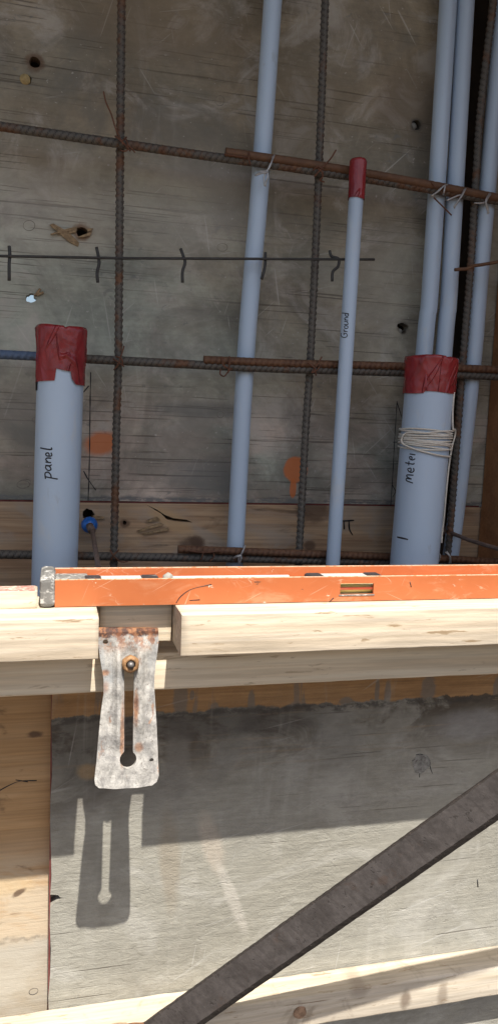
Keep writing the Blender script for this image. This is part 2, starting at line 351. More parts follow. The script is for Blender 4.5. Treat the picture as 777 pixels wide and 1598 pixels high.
# ------------------------------------------------------------------ object helpers
def link(name, me, mat=None, parent=None, smooth=False):
    o = bpy.data.objects.new(name, me); COL.objects.link(o)
    if mat: me.materials.append(mat)
    if parent: o.parent = parent
    if smooth:
        for p in me.polygons: p.use_smooth = True
    return o
def tag(o, label=None, cat=None, group=None, kind=None):
    for k, v in (('label', label), ('category', cat), ('group', group), ('kind', kind)):
        if v: o[k] = v
    return o
def thing(name, label, cat, loc=(0, 0, 0), group=None):
    o = bpy.data.objects.new(name, None); COL.objects.link(o); o.empty_display_size = .05
    o.location = loc; return tag(o, label, cat, group)
def own(o, parent):
    "parent o keeping where it stands"
    o.parent = parent; o.matrix_parent_inverse = Matrix.Translation(parent.location).inverted(); return o
def mesh(name, v, f):
    me = bpy.data.meshes.new(name); me.from_pydata([tuple(map(float, p)) for p in v], [], f); me.update(); return me
def sweep(paths, r, n=10, caps=True):
    "tubes along polylines; r = number or function(s, array of angles) -> radii"
    V, Fc = [], []
    for path in paths:
        P = np.array([tuple(p) for p in path], float); N = len(P)
        T = np.gradient(P, axis=0); T /= np.linalg.norm(T, axis=1)[:, None]
        S = np.concatenate([[0], np.cumsum(np.linalg.norm(np.diff(P, axis=0), axis=1))])
        a = np.array([0, 0, 1.]) if abs(T[0][2]) < .8 else np.array([0, 1., 0])
        u = a - T[0]*a.dot(T[0]); u /= np.linalg.norm(u); base = len(V); ph = np.linspace(0, 2*math.pi, n, endpoint=False)
        for i in range(N):
            u = u - T[i]*u.dot(T[i]); u /= np.linalg.norm(u); v = np.cross(T[i], u)
            rr = r(S[i], ph) if callable(r) else np.full(n, r)
            for k in range(n): V.append(P[i] + rr[k]*(math.cos(ph[k])*u + math.sin(ph[k])*v))
        for i in range(N-1):
            for k in range(n):
                k2 = (k+1) % n; Fc.append((base+i*n+k, base+i*n+k2, base+(i+1)*n+k2, base+(i+1)*n+k))
        if caps:
            Fc.append(tuple(base+k for k in reversed(range(n)))); Fc.append(tuple(base+(N-1)*n+k for k in range(n)))
    return V, Fc
def tube(name, paths, r, mat, parent=None, n=10):
    if not isinstance(paths[0], (list, tuple, np.ndarray)) or isinstance(paths[0], Vector) or np.ndim(paths[0]) == 1: paths = [paths]
    return link(name, mesh(name, *sweep(paths, r, n)), mat, parent, True)
def smooth_path(pts, k=6):
    "Catmull-Rom through the points"
    P = [np.array(tuple(p), float) for p in pts]; P = [2*P[0]-P[1]] + P + [2*P[-1]-P[-2]]; out = []
    for i in range(1, len(P)-2):
        for t in np.linspace(0, 1, k, endpoint=False):
            a, b, c, d = P[i-1:i+3]
            out.append(.5*((2*b)+(c-a)*t+(2*a-5*b+4*c-d)*t*t+(3*b-a-3*c+d)*t**3))
    out.append(P[-2]); return out
def densify(pts, step):
    out = []
    for a, b in zip(pts[:-1], pts[1:]):
        a, b = np.array(tuple(a)), np.array(tuple(b)); n = max(1, int(np.linalg.norm(b-a)/step))
        out += [a+(b-a)*i/n for i in range(n)]
    out.append(np.array(tuple(pts[-1]))); return out
def ribs(r0, h, pitch, starts=2):
    def fn(s, ph):
        w = np.cos(2*math.pi*s/pitch*1.0 + starts*ph + (np.sin(ph) > 0)*.9)
        e = np.clip((w-.25)/.6, 0, 1); long = np.clip((np.abs(np.cos(ph))-.95)/.05, 0, 1)
        return r0 + h*np.maximum(e, long*.8)
    return fn
def rebar(px, Y, mat, label, group, r=.0058, ext=(0, 0), starts=2):
    pts = [at(a, b, Y) for a, b in px]
    if ext[0]: d = (pts[0]-pts[1]).normalized(); pts[0] = pts[0]+d*ext[0]
    if ext[1]: d = (pts[-1]-pts[-2]).normalized(); pts[-1] = pts[-1]+d*ext[1]
    pts = densify(smooth_path(pts, 8) if len(pts) > 2 else pts, .0019)
    o = tube('rebar', pts, ribs(r-.0007, .0014, .0086, starts), mat, n=14)
    return tag(o, label, 'rebar', group)
def box(name, x, y, z, mat, parent=None, bevel=.001, jit=0):
    bm = bmesh.new(); bmesh.ops.create_cube(bm, size=1)
    for v in bm.verts:
        v.co = Vector((x[0]+(v.co.x+.5)*(x[1]-x[0]), y[0]+(v.co.y+.5)*(y[1]-y[0]), z[0]+(v.co.z+.5)*(z[1]-z[0])))
    if bevel: bmesh.ops.bevel(bm, geom=bm.edges[:], offset=bevel, segments=2, affect='EDGES', profile=.5)
    if jit:
        for v in bm.verts: v.co += Vector([random.uniform(-jit, jit) for _ in range(3)])
    me = bpy.data.meshes.new(name); bm.to_mesh(me); bm.free()
    return link(name, me, mat, parent)
def lumber(name, x, y, z, mat, parent=None, r=.003, rough=.0007, step=.006, ends=(0, 0), seed=1):
    "a sawn board lying along X: eased edges, slightly wavy and chipped"
    rs = np.random.RandomState(seed); n = max(4, min(260, int((x[1]-x[0])/step)))
    cs = []
    for (cx, cz, a0) in ((y[1]-r, z[1]-r, 0), (y[0]+r, z[1]-r, 90), (y[0]+r, z[0]+r, 180), (y[1]-r, z[0]+r, 270)):
        for k in range(4):
            a = math.radians(a0+30*k); cs.append((cx+r*math.cos(a), cz+r*math.sin(a)))
    m_ = len(cs); V, Fc = [], []
    def wave(): 
        t = np.zeros(n+1)
        for L, A in ((.25, .5), (.06, .35), (.015, .5)): 
            k = max(2, int((x[1]-x[0])/L)); t += A*np.interp(np.linspace(0, 1, n+1), np.linspace(0, 1, k+1), rs.uniform(-1, 1, k+1))
        return t*rough
    W = [(wave(), wave()) for _ in range(4)]
    for i in range(n+1):
        X = x[0]+(x[1]-x[0])*i/n
        for k, (a, b) in enumerate(cs):
            c = k//4; V.append((X+(rs.uniform(-1, 1)*.0006 if i in (0, n) else 0), a+W[c][0][i], b+W[c][1][i]))
    for i in range(n):
        for k in range(m_):
            k2 = (k+1) % m_; Fc.append((i*m_+k, i*m_+k2, (i+1)*m_+k2, (i+1)*m_+k))
    Fc.append(tuple(reversed(range(m_)))); Fc.append(tuple(n*m_+k for k in range(m_)))
    me = mesh(name, V, Fc); bm = bmesh.new(); bm.from_mesh(me); bmesh.ops.recalc_face_normals(bm, faces=bm.faces); bm.to_mesh(me); bm.free()
    o = link(name, me, mat, parent, True)
    for p in me.polygons:
        if len(p.vertices) > 4: p.use_smooth = False
    return o
def sheet_bm(outline, holes):
    "flat face in the X-Z plane with holes, as a bmesh at y=0"
    bm = bmesh.new(); edges = []
    for loop in [outline]+holes:
        vs = [bm.verts.new((a, 0, b)) for a, b in loop]
        edges += [bm.edges.new((vs[i], vs[(i+1) % len(vs)])) for i in range(len(vs))]
    bmesh.ops.triangle_fill(bm, use_beauty=True, use_dissolve=False, edges=edges)
    return bm
def thicken(bm, th):
    bmesh.ops.recalc_face_normals(bm, faces=bm.faces)
    r = bmesh.ops.extrude_face_region(bm, geom=bm.faces[:])
    for g in r['geom']:
        if isinstance(g, bmesh.types.BMVert): g.co.y += th
    bmesh.ops.recalc_face_normals(bm, faces=bm.faces)
def panel(name, outline, holes, y, th, mat, parent=None):
    bm = sheet_bm(outline, holes); thicken(bm, th)
    for v in bm.verts: v.co.y += y
    me = bpy.data.meshes.new(name); bm.to_mesh(me); bm.free()
    return link(name, me, mat, parent)
def blob(cx, cz, r, n=18, wob=.18, sq=1.0):
    ph = random.uniform(0, 6)
    return [(cx+r*(1+wob*(math.sin(3*a+ph)*.4+random.uniform(-.5, .5)))*math.cos(a), cz+sq*r*(1+wob*random.uniform(-.5, .5))*math.sin(a)) for a in [2*math.pi*i/n for i in range(n)]]
def hole(px, py, rpx, Y=1.19, **k):
    p = at(px, py, Y); e = at(px+rpx, py, Y); return blob(p.x, p.z, e.x-p.x, **k)
def ribbon(name, polys, w, y, mat, parent, label=None):
    "drawn lines: thin raised ink strokes on an upright face; polys = photo pixels"
    paths = []
    for pl in polys:
        pts = [at(a, b, y) for a, b in pl]
        if len(pts) > 2: pts = smooth_path(pts, 6)
        paths.append(densify(pts, .01))
    V, Fc = sweep(paths, lambda s, ph: w*np.ones(len(ph))*(.75+.25*math.sin(s*190)), 6)
    V = [(v[0], y-.0002+(v[1]-y)*.25, v[2]) for v in V]
    o = link(name, mesh(name, V, Fc), mat, parent, True)
    if label: o['label'] = label
    return o

# ------------------------------------------------------------------ materials
M = dict(
    back=mat_back_ply(), plank=mat_plank(), front=mat_front_ply(), left=mat_left_panel(),
    pine=mat_pine('rough_sawn_pine', (.64, .55, .43), (.57, .47, .345)), pine2=mat_pine('planed_pine', (.82, .72, .56), (.72, .60, .44), .55, 3.3, 0, 95),
    pine3=mat_pine('whitish_dirty_pine', (.60, .53, .43), (.52, .44, .33), .8, 6.1, .55), stud=simple('dark_stud_wood', (.045, .030, .020), .85, .3, 30),
    bulk=mat_pine('orange_brown_form_wood', (.42, .20, .085), (.33, .145, .06), .7, 1.3, .5, 24),
    bar=mat_rebar('grey_rebar_steel', .18), bar_mid=mat_rebar('spotty_rusty_rebar', .34), bar_rust=mat_rebar('rusty_rebar', 1.0),
    pvc=mat_pvc(), tape=mat_tape(), ink=simple('black_marker', (.012, .012, .016), .5, .2), pencil=simple('grey_pencil', (.16, .145, .12), .8, .4, 300), redink=simple('dark_red_edge_paint', (.19, .045, .04), .7, .3, 60),
    paint=mat_level_paint(), twine=simple('white_twine', (.62, .60, .54), .8, .12, 300),
    wire=simple('galvanised_wire', (.42, .42, .42), .4, .2, 200, metal=.6), rwire=simple('rusty_wire', (.13, .055, .03), .8, .3, 200),
    dwire=simple('dark_wire', (.045, .044, .042), .55, .25, 120, metal=.2), blue=simple('blue_plastic', (.015, .14, .52), .32, .1),
    rod=simple('brown_grey_rod', (.155, .11, .09), .7, .25, 90), cap=simple('cement_smeared_black_plastic', (.16, .155, .145), .7, .3, 60, .5, dark=(.46, .45, .42), dk=(.50, .60)),
    ground=simple('bare_earth', (.07, .050, .033), .95, .25, 3), deck=simple('shade_deck_wood', (.19, .14, .09), .85, .25, 6),
    tan=simple('fresh_splinter_wood', (.27, .185, .10), .8, .45, 160), wood_plug=simple('pale_wood_plug', (.42, .31, .14), .8, .25, 200),
    brace_edge=simple('rusty_black_steel_edge', (.026, .020, .017), .8, .4, 120, .9, dark=(.075, .058, .048), dk=(.56, .66)),
brace=mat_brace(), cement=simple('pale_cement', (.30, .285, .25), .9, .2, 120, .5))

# ------------------------------------------------------------------ ground and an unseen overhead deck added to shade the cavity
g0 = 60
link('ground', mesh('ground', [(-g0, -g0, 0), (g0, -g0, 0), (g0, g0, 0), (-g0, g0, 0)], [(0, 1, 2, 3)]), M['ground'])['kind'] = 'structure'
DECK_Z = H+1.25; DECK_Y = .80-1.25/1.8
dk = thing('shade_deck', 'unseen plank deck added above the formwork to shade the wall cavity', 'deck', (0, 1.2, DECK_Z)); dk['kind'] = 'structure'
for i in range(9):
    own(lumber('plank', (-2.4, 2.6), (DECK_Y+i*.235, DECK_Y+i*.235+.232), (DECK_Z, DECK_Z+.04), M['deck'], None, .003, .0006, .1, seed=40+i), dk)

# ------------------------------------------------------------------ back form of the wall
YB = 1.19
zs = at(300, 785, YB).z; zp = zs-.145
xg0, xg1 = at(704, 500, YB).x, at(737, 500, YB).x; xb = .7143
bw = thing('formwork_wall', 'back wall of weathered grey plywood behind the rebar cage, brown board along its foot', 'wall', (0, YB, 0))
top = DECK_Z-.01
holes = [hole(55, 97, 9, n=16), hole(42, 124, 8), hole(128, 362, 8.5, n=16), hole(49, 466, 8, n=15, wob=.55), hole(649, 195, 7), hole(628, 512, 7.5, wob=.4)]
own(panel('plywood_sheet', [(-1.5, zs+.0015), (xg0, zs+.0015), (xg0, top), (-1.5, top)], holes, YB, .018, M['back']), bw)
own(panel('plywood_sheet', [(xg1, zs+.0015), (2.6, zs+.0015), (2.6, top), (xg1, top)], [], YB+.001, .018, M['back']), bw)
p = at(262, 807, YB)
crack = [(p.x-.034, p.z+.019), (p.x-.018, p.z+.012), (p.x-.004, p.z+.003), (p.x+.010, p.z-.002), (p.x+.030, p.z-.004), (p.x+.040, p.z-.0085), (p.x+.026, p.z-.0075), (p.x+.012, p.z-.0065), (p.x-.001, p.z-.004), (p.x-.010, p.z+.005), (p.x-.026, p.z+.0145)]
own(panel('board', [(-1.5, zp), (xg0, zp), (xg0, zs-.0015), (-1.5, zs-.0015)], [hole(138, 803, 9, n=14, wob=.3), crack, hole(195, 816, 3.2)], YB+.0012, .038, M['plank']), bw)
own(panel('board', [(xg1, zp), (2.6, zp), (2.6, zs-.0015), (xg1, zs-.0015)], [], YB+.002, .038, M['plank']), bw)
own(panel('board', [(-1.5, 0), (2.6, 0), (2.6, zp-.003), (-1.5, zp-.003)], [], YB+.003, .038, M['plank']), bw)
# studs standing behind the sheets (they close the dark holes, the open one looks through to the sky)
for x0, x1 in ((-.075, -.035), (-.034, -.0296), (.008, .075), (.52, .56), (.562, .61)): pass
def stud(x0, x1, z0=0, z1=top, y0=YB+.040, y1=YB+.12): own(box('stud', (x0, x1), (y0, y1), (z0, z1), M['stud'], None, .001), bw)
for (px, py, s) in ((128, 362, .025), (138, 803, .02), (649, 195, .022), (628, 512, .022), (55, 97, .025)):
    q = at(px, py, YB); own(box('backing_block', (q.x-.045, q.x+.045), (YB+.0395, YB+.075), (q.z-.05, q.z+.05), M['stud'], None, .001), bw)
stud(xg0-.05, xg1+.05, y0=YB+.085, y1=YB+.14)
stud(-.9, -.8); stud(1.3, 1.4)
own(box('backing_block', (-1.0, 1.2), (YB+.045, YB+.07), (zs-.14, zs-.002), M['stud'], None, .001), bw)
q = at(42, 124, YB); own(tube('plug', [(q.x-.002, YB-.001, q.z), (q.x-.002, YB+.015, q.z)], .0072, M['wood_plug'], n=12), bw)
q = at(646, 196, YB); own(tube('plug', [(q.x, YB+.002, q.z), (q.x, YB+.015, q.z)], .0052, M['cement'], n=10), bw)
q = at(624, 515, YB); own(tube('plug', [(q.x, YB+.002, q.z-.002), (q.x, YB+.012, q.z-.002)], .0048, M['cement'], n=8), bw)
def rim(px, py, r0, r1, mat, y=YB):
    c = at(px, py, y); R0 = at(px+r0, py, y).x-c.x; R1 = at(px+r1, py, y).x-c.x; n = 22; V, Fc = [], []
    for i in range(n):
        a = 2*math.pi*i/n; k = random.uniform(.82, 1.18)
        V += [(c.x+R0*math.cos(a), y+.001, c.z+R0*math.sin(a)), (c.x+(R0*.4+R1*.6)*math.cos(a), y-.0006, c.z+(R0*.4+R1*.6)*math.sin(a)), (c.x+R1*k*math.cos(a), y+.0003, c.z+R1*k*math.sin(a))]
    for i in range(n):
        j = (i+1) % n
        for t in (0, 1): Fc.append((i*3+t, j*3+t, j*3+t+1, i*3+t+1))
    return link('hole_rim', mesh('hole_rim', V, Fc), mat, None, True)
def splinter(pts, y, mat, th=.003):
    P = [at(a, b, y) for a, b in pts]; bm = sheet_bm([(q.x, q.z) for q in P], []); thicken(bm, th)
    xc = sum(q.x for q in P)/len(P); ti = random.uniform(-.12, .12)
    for v in bm.verts: v.co.y += y-th-abs(ti)*.012+(v.co.x-xc)*ti+random.uniform(-.0007, .0007)
    me = bpy.data.meshes.new('splinter'); bm.to_mesh(me); bm.free(); return link('splinter', me, mat)
for pts in ([(78, 352), (84, 350), (108, 363), (124, 379), (122, 385), (108, 378), (92, 364)], [(79, 366), (104, 358), (121, 354), (120, 358), (106, 362), (80, 368)], [(90, 367), (112, 359), (121, 358), (119, 363), (104, 366)], [(136, 357), (146, 357), (143, 361), (137, 362)], [(134, 366), (144, 362), (141, 368), (132, 371), (122, 371), (125, 369)],
            [(53, 462), (62, 450), (65, 452), (58, 461)], [(56, 459), (68, 455), (69, 458), (59, 463)], [(245, 806), (228, 812), (231, 815), (250, 810)], [(262, 823), (222, 832), (226, 834), (264, 827)], [(250, 815), (214, 828), (217, 830), (256, 818)], [(146, 804), (163, 806), (163, 809), (147, 810)]):
    own(splinter(pts, YB-.0002, M['tan'], .0025), bw)
# drawn lines on the sheet
own(ribbon('marker_line', [[(142, 581), (141, 640), (140, 720), (138, 781)], [(131, 735), (138, 748), (150, 765)], [(131, 612), (139, 602)]], .0011, YB, M['ink'], None), bw)
own(ribbon('marker_line', [[(619, 626), (615, 690), (612, 745), (609, 790)], [(619, 628), (626, 650), (632, 668)], [(611, 756), (622, 775)], [(624, 755), (612, 776)], [(613, 690), (624, 690)]], .0009, YB, M['ink'], None), bw)
own(ribbon('marker_line', [[(532, 813), (552, 812)], [(536, 813), (537, 826)], [(544, 813), (545, 826), (550, 835)]], .0015, YB, M['ink'], None), bw)
def ring(px, py, rx, ry, rot=0): return [(px+rx*math.cos(a+rot), py+ry*math.sin(a)) for a in np.linspace(0, 6.5, 14)]
own(ribbon('pencil_circle', [ring(38, 755, 11, 7, .3), ring(37, 756, 10, 6)], .0005, YB, M['pencil'], None), bw)
own(ribbon('pencil_circle', [ring(343, 157, 7, 8), ring(46, 352, 9, 8), ring(347, 386, 8, 6), ring(57, 655, 6, 4), ring(344, 647, 5, 5)], .0004, YB, M['pencil'], None), bw)
# red painted edge seen in the joint
own(box('edge_paint', (-1.5, xg0), (YB+.0035, YB+.010), (zs-.0025, zs+.0012), M['redink'], None, 0), bw)
own(box('edge_paint', (xg1, xb), (YB+.0045, YB+.010), (zs-.0025, zs+.0012), M['redink'], None, 0), bw)
# end closure
eb = thing('end_form', 'orange brown end board closing the right side of the wall cavity', 'wall', (xb, 1.04, 0))
own(box('board', (xb, xb+.02), (.884, YB-.003), (0, top), M['bulk'], None, .001), eb)

# ------------------------------------------------------------------ front form
YF = .863
ff = thing('formwork_wall', 'front form panel of grey cement-stained plywood with an orange brown strip under the wood rails', 'wall', (.6, YF, 0))
xs = -.0012; zt = H-.2235
n_ = 40; edge_l = [(xs+.0008*math.sin(i*1.7)+random.uniform(-.0006, .0006), zt*i/n_) for i in range(n_+1)]
kz = at(85, 1405, YF)
edge_l = [(a, b) for a, b in edge_l if abs(b-kz.z) > .008]
nick = [(xs, kz.z-.008), (xs+.006, kz.z-.003), (xs+.012, kz.z+.0005), (xs+.018, kz.z+.001), (xs+.011, kz.z+.003), (xs+.009, kz.z+.006), (xs, kz.z+.0075)]
edge_l = [e for e in edge_l if e[1] < kz.z-.0081] + nick + [e for e in edge_l if e[1] > kz.z+.0076]
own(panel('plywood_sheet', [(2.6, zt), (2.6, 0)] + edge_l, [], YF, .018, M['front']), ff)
own(box('edge_paint', (xs-.0012, xs+.0002), (YF+.003, YF+.0172), (0, zt-.001), M['redink'], None, 0), ff)
c = at(657, 1192, YF)
own(panel('knot_patch', blob(c.x, c.z, .0125, 20, .3), [], YF-.0006, .004, simple('cement_knot_patch', (.25, .245, .225), .85, .4, 120, .9, dark=(.11, .10, .085), dk=(.54, .64))), ff)
own(ribbon('crack', [[(643, 1186), (646, 1198), (652, 1205)], [(654, 1207), (654, 1213)], [(670, 1186), (671, 1198), (674, 1207)], [(648, 1178), (656, 1177), (664, 1180)]], .0006, YF, M['ink'], None), ff)
own(ribbon('gouge', [[(744, 1372), (745, 1384)]], .0010, YF, M['ink'], None), ff)
lp = thing('form_board', 'tan brown board left of the vertical joint, in the lower left corner', 'board', (-.5, .88, 0))
own(panel('board', [(-1.5, 0), (xs+.04, 0), (xs+.04, zt-.002), (-1.5, zt-.002)], [], YF+.0184, .02, M['left']), lp)
own(ribbon('pencil_mark', [[(-4, 1236), (14, 1226), (32, 1219), (58, 1218)], [(25, 1217), (44, 1220)]], .0007, YF+.0184, M['ink'], None), lp)
own(ribbon('pencil_mark', [ring(53, 1547, 7, 5, .3)], .0004, YF+.0184, M['ink'], None), lp)

# rails
zT, zB = H-.1828, H-.2225
r1 = lumber('wood_rail', (-1.4, at(153.5, 1000, .706).x), (.7045, .795), (zB, zT), M['pine'], None, .0013, .00042, .004, seed=11)
tag(r1, 'upper pale wood rail left of the steel bracket, under the end of the level', 'wood rail', 'pale wood rails along the top of the front form')
r2 = lumber('wood_rail', (at(283, 990, .706).x, 2.4), (.706, .795), (zB-.001, zT), M['pine'], None, .0013, .00045, .004, seed=12)
tag(r2, 'upper pale wood rail right of the steel bracket, carrying the orange level', 'wood rail', 'pale wood rails along the top of the front form')
bk = lumber('wood_block', (at(157, 970, .758).x, at(268.5, 970, .7605).x), (.7605, .797), (H-.2240, zT-.0005), mat_pine('pine_block', (.80, .70, .54), (.70, .58, .42), .9, 9.1), None, .0012, .0005, seed=13)
tag(bk, 'short pale wood block in the gap between two rails, behind the upper bracket top', 'wood block')
r3 = lumber('wood_rail', (-1.4, 2.4), (.774, .8625), (H-.2805, H-.2405), M['pine2'], None, .0022, .0005, seed=14)
tag(r3, 'lower pale wood rail running behind the steel bracket, in the shade of the upper rails', 'wood rail', 'pale wood rails along the top of the front form')
r4 = lumber('wood_rail', (-1.4, 2.4), (.822, .8625), (H-.739, H-.697), M['pine3'], None, .003, .0010, seed=15)
tag(r4, 'dirty whitish wood rail across the bottom, with knots and a diagonal steel brace before it', 'wood rail')
def knot(px, py, y, r, par, mat):
    c_ = at(px, py, y); own(panel('knot', blob(c_.x, c_.z, r, 18, .12), [], y-.0006, .003, mat), par)
mk = simple('brown_knot', (.30, .19, .12), .8, .4, 160, .5)
r4.location = (0, 0, 0); kk = at(468, 1580, .822)
knot(468, 1580, .8215, .0082, r4, mk); 
strip = lumber('wood_strip', (-.6, at(58, 940, .745).x), (.7425, .766), (zT+.0004, zT+.0168), M['pine'], None, .001, .0009, .004, seed=16)
tag(strip, 'thin pale wood strip with a reddish top edge, lying left of the level end', 'wood strip')
own(lumber('edge_paint', (-.6, at(58, 940, .745).x-.002), (.7435, .765), (zT+.0166, zT+.0174), simple('faded_red_paint', (.42, .20, .16), .8, .35, 70, .4, dark=(.6, .5, .4), dk=(.5, .62)), None, .0002, .0004, .004, seed=17), strip)

# ------------------------------------------------------------------ spirit level
lv = thing('spirit_level', 'long worn orange spirit level lying on its side along the wood rails', 'spirit level', (.4, .775, zT))
zl0, zl1 = zT+.0006, H-.1562; xl0 = .0005; xl1 = 1.205; P_ = M['paint']; W_ = mat_level_web()
wa, wb = at(531, 911, .745), at(582, 927, .745)
bm = sheet_bm([(xl0, zl0), (xl1, zl0), (xl1, zl1), (xl0, zl1)], [[(wa.x, wb.z), (wb.x, wb.z), (wb.x, wa.z), (wa.x, wa.z)]])
thicken(bm, .0028)
for v in bm.verts: v.co.y += .745
me = bpy.data.meshes.new('front_flange'); bm.to_mesh(me); bm.free(); own(link('front_flange', me, P_), lv)
own(box('back_flange', (xl0, xl1), (.8025, .8052), (zl0, zl1+.0002), P_, None, .0006), lv)
edge_m = simple('bare_worn_edge', (.66, .47, .33), .5, .2, 90, dark=(.62, .22, .08), dk=(.5, .6))
own(box('worn_edge', (xl0, xl1), (.7452, .7476), (zl1-.0002, zl1+.0005), edge_m, None, 0), lv)
own(box('worn_edge', (xl0, xl1), (.8027, .805), (zl1, zl1+.0006), edge_m, None, 0), lv)
zw = (zl0+zl1)/2
vx = [(at(135, 893, .775).x, at(245, 893, .775).x), (wa.x-.023, wb.x+.020), (1.05, 1.12)]
hx = (at(275, 895, .775).x, at(455, 895, .775).x)
# web with openings for the vials and the hand slot
bm = bmesh.new(); ed = []
def loop3(pts):
    vs = [bm.verts.new(q) for q in pts]; return [bm.edges.new((vs[i], vs[(i+1) % len(vs)])) for i in range(len(vs))]
def rrect(x0, x1, y0, y1, r=.006):
    o = []
    for (cx, cy, a0) in ((x1-r, y1-r, 0), (x0+r, y1-r, 90), (x0+r, y0+r, 180), (x1-r, y0+r, 270)):
        o += [(cx+r*math.cos(math.radians(a0+t)), cy+r*math.sin(math.radians(a0+t)), zw+.0015) for t in (0, 30, 60, 90)]
    return o
ed += loop3([(xl0, .7478, zw+.0015), (xl1, .7478, zw+.0015), (xl1, .8025, zw+.0015), (xl0, .8025, zw+.0015)])
for a, b in vx + [hx, (.56, .74)]: ed += loop3(rrect(a, b, .758, .793))
bmesh.ops.triangle_fill(bm, use_beauty=True, edges=ed)
bmesh.ops.recalc_face_normals(bm, faces=bm.faces)
r_ = bmesh.ops.extrude_face_region(bm, geom=bm.faces[:])
for q in r_['geom']:
    if isinstance(q, bmesh.types.BMVert): q.co.z -= .003
bmesh.ops.recalc_face_normals(bm, faces=bm.faces)
me = bpy.data.meshes.new('web'); bm.to_mesh(me); bm.free(); own(link('web', me, W_), lv)
clear = bpy.data.materials.new('cloudy_clear_plastic'); clear.use_nodes = True
bs_ = clear.node_tree.nodes['Principled BSDF']; bs_.inputs['Base Color'].default_value = (.74, .73, .70, 1); bs_.inputs['Roughness'].default_value = .3; bs_.inputs['Transmission Weight'].default_value = .25
fluid = simple('yellow_vial_fluid', (.68, .66, .22), .2, .1, 30); pale = simple('pale_vial_block', (.66, .64, .44), .4, .15, 60)
own(box('vial_backing', (wa.x-.004, wb.x+.004), (.7560, .7576), (zw-.0085, zw+.001), pale, None, .0003), lv)
own(box('window_frame', (wa.x-.0012, wb.x+.0012), (.7442, .7452), (wb.z-.0014, wb.z), M['cap'], None, .0002), lv)
black = simple('black_rubber', (.03, .03, .034), .5, .3, 60, dark=(.25, .24, .23), dk=(.6, .7))
for i, (a, b) in enumerate(vx):
    vh = box('vial_holder', (a+.0005, b-.0005), (.7585, .7925), (zw-.008, zw+.0078), clear, None, .003); own(vh, lv)
    own(tube('vial', [(a+.012, .7535, zw-.001), (b-.012, .7535, zw-.001)], .0048, fluid, n=12), lv)
    for e0, e1 in ((a-.003, a+.016), (b-.016, b+.003)):
        own(box('grip_block', (e0, e1), (.760, .791), (zw, zw+.0090), black, None, .003), lv)
grm = box('slot_trim', (hx[0]-.003, hx[1]+.003), (.7565, .760), (zw-.004, zw+.006), black, None, .0012); own(grm, lv)
own(box('slot_trim', (hx[0]-.003, hx[1]+.003), (.791, .7945), (zw-.004, zw+.006), clear, None, .0012), lv)
own(box('slot_trim', (hx[0]+.002, hx[1]-.002), (.7615, .7645), (zw-.004, zw+.0052), clear, None, .0008), lv)
own(box('slot_grip', (hx[0], hx[1]), (.7600, .7905), (zw-.006, zw+.0035), simple('dark_glossy_grip', (.045, .04, .05), .15, .2, 30), None, .001), lv)
cp = box('end_cap', (at(62, 930, .743).x, at(87, 930, .743).x), (.7425, .8068), (zl0-.0002, zl1+.0025), M['cap'], None, .004, .0004); own(cp, lv)
own(box('end_insert', (at(87, 930, .743).x, at(87, 930, .743).x+.032), (.7479, .8024), (zw-.004, zw+.0085), M['cap'], None, .002, .0004), lv)
own(ribbon('marker_line', [[(275, 941), (283, 930), (300, 919), (330, 912)], [(296, 937), (312, 936)]], .0005, .745, M['ink'], None), lv)
own(ribbon('scratch', [[(513, 940), (520, 933)]], .0006, .745, M['ink'], None), lv); own(ribbon('scratch', [[(639, 908), (641, 916)]], .0006, .745, M['ink'], None), lv)
for (px, py, r, lab) in ((262, 897, .0056, 'round pale cement crumb lying on the level web beside the left vial'),):
    c = at(px, py, .782); bm = bmesh.new(); bmesh.ops.create_icosphere(bm, subdivisions=2, radius=r)
    for v in bm.verts: v.co *= random.uniform(.8, 1.15)
    me = bpy.data.meshes.new('cement_crumb'); bm.to_mesh(me); bm.free(); o = link('cement_crumb', me, M['cement'], None, True)
    o.location = (c.x, .782, zw+.0015+r*.85 if r > .005 else zl1+.004); tag(o, lab, 'crumb')

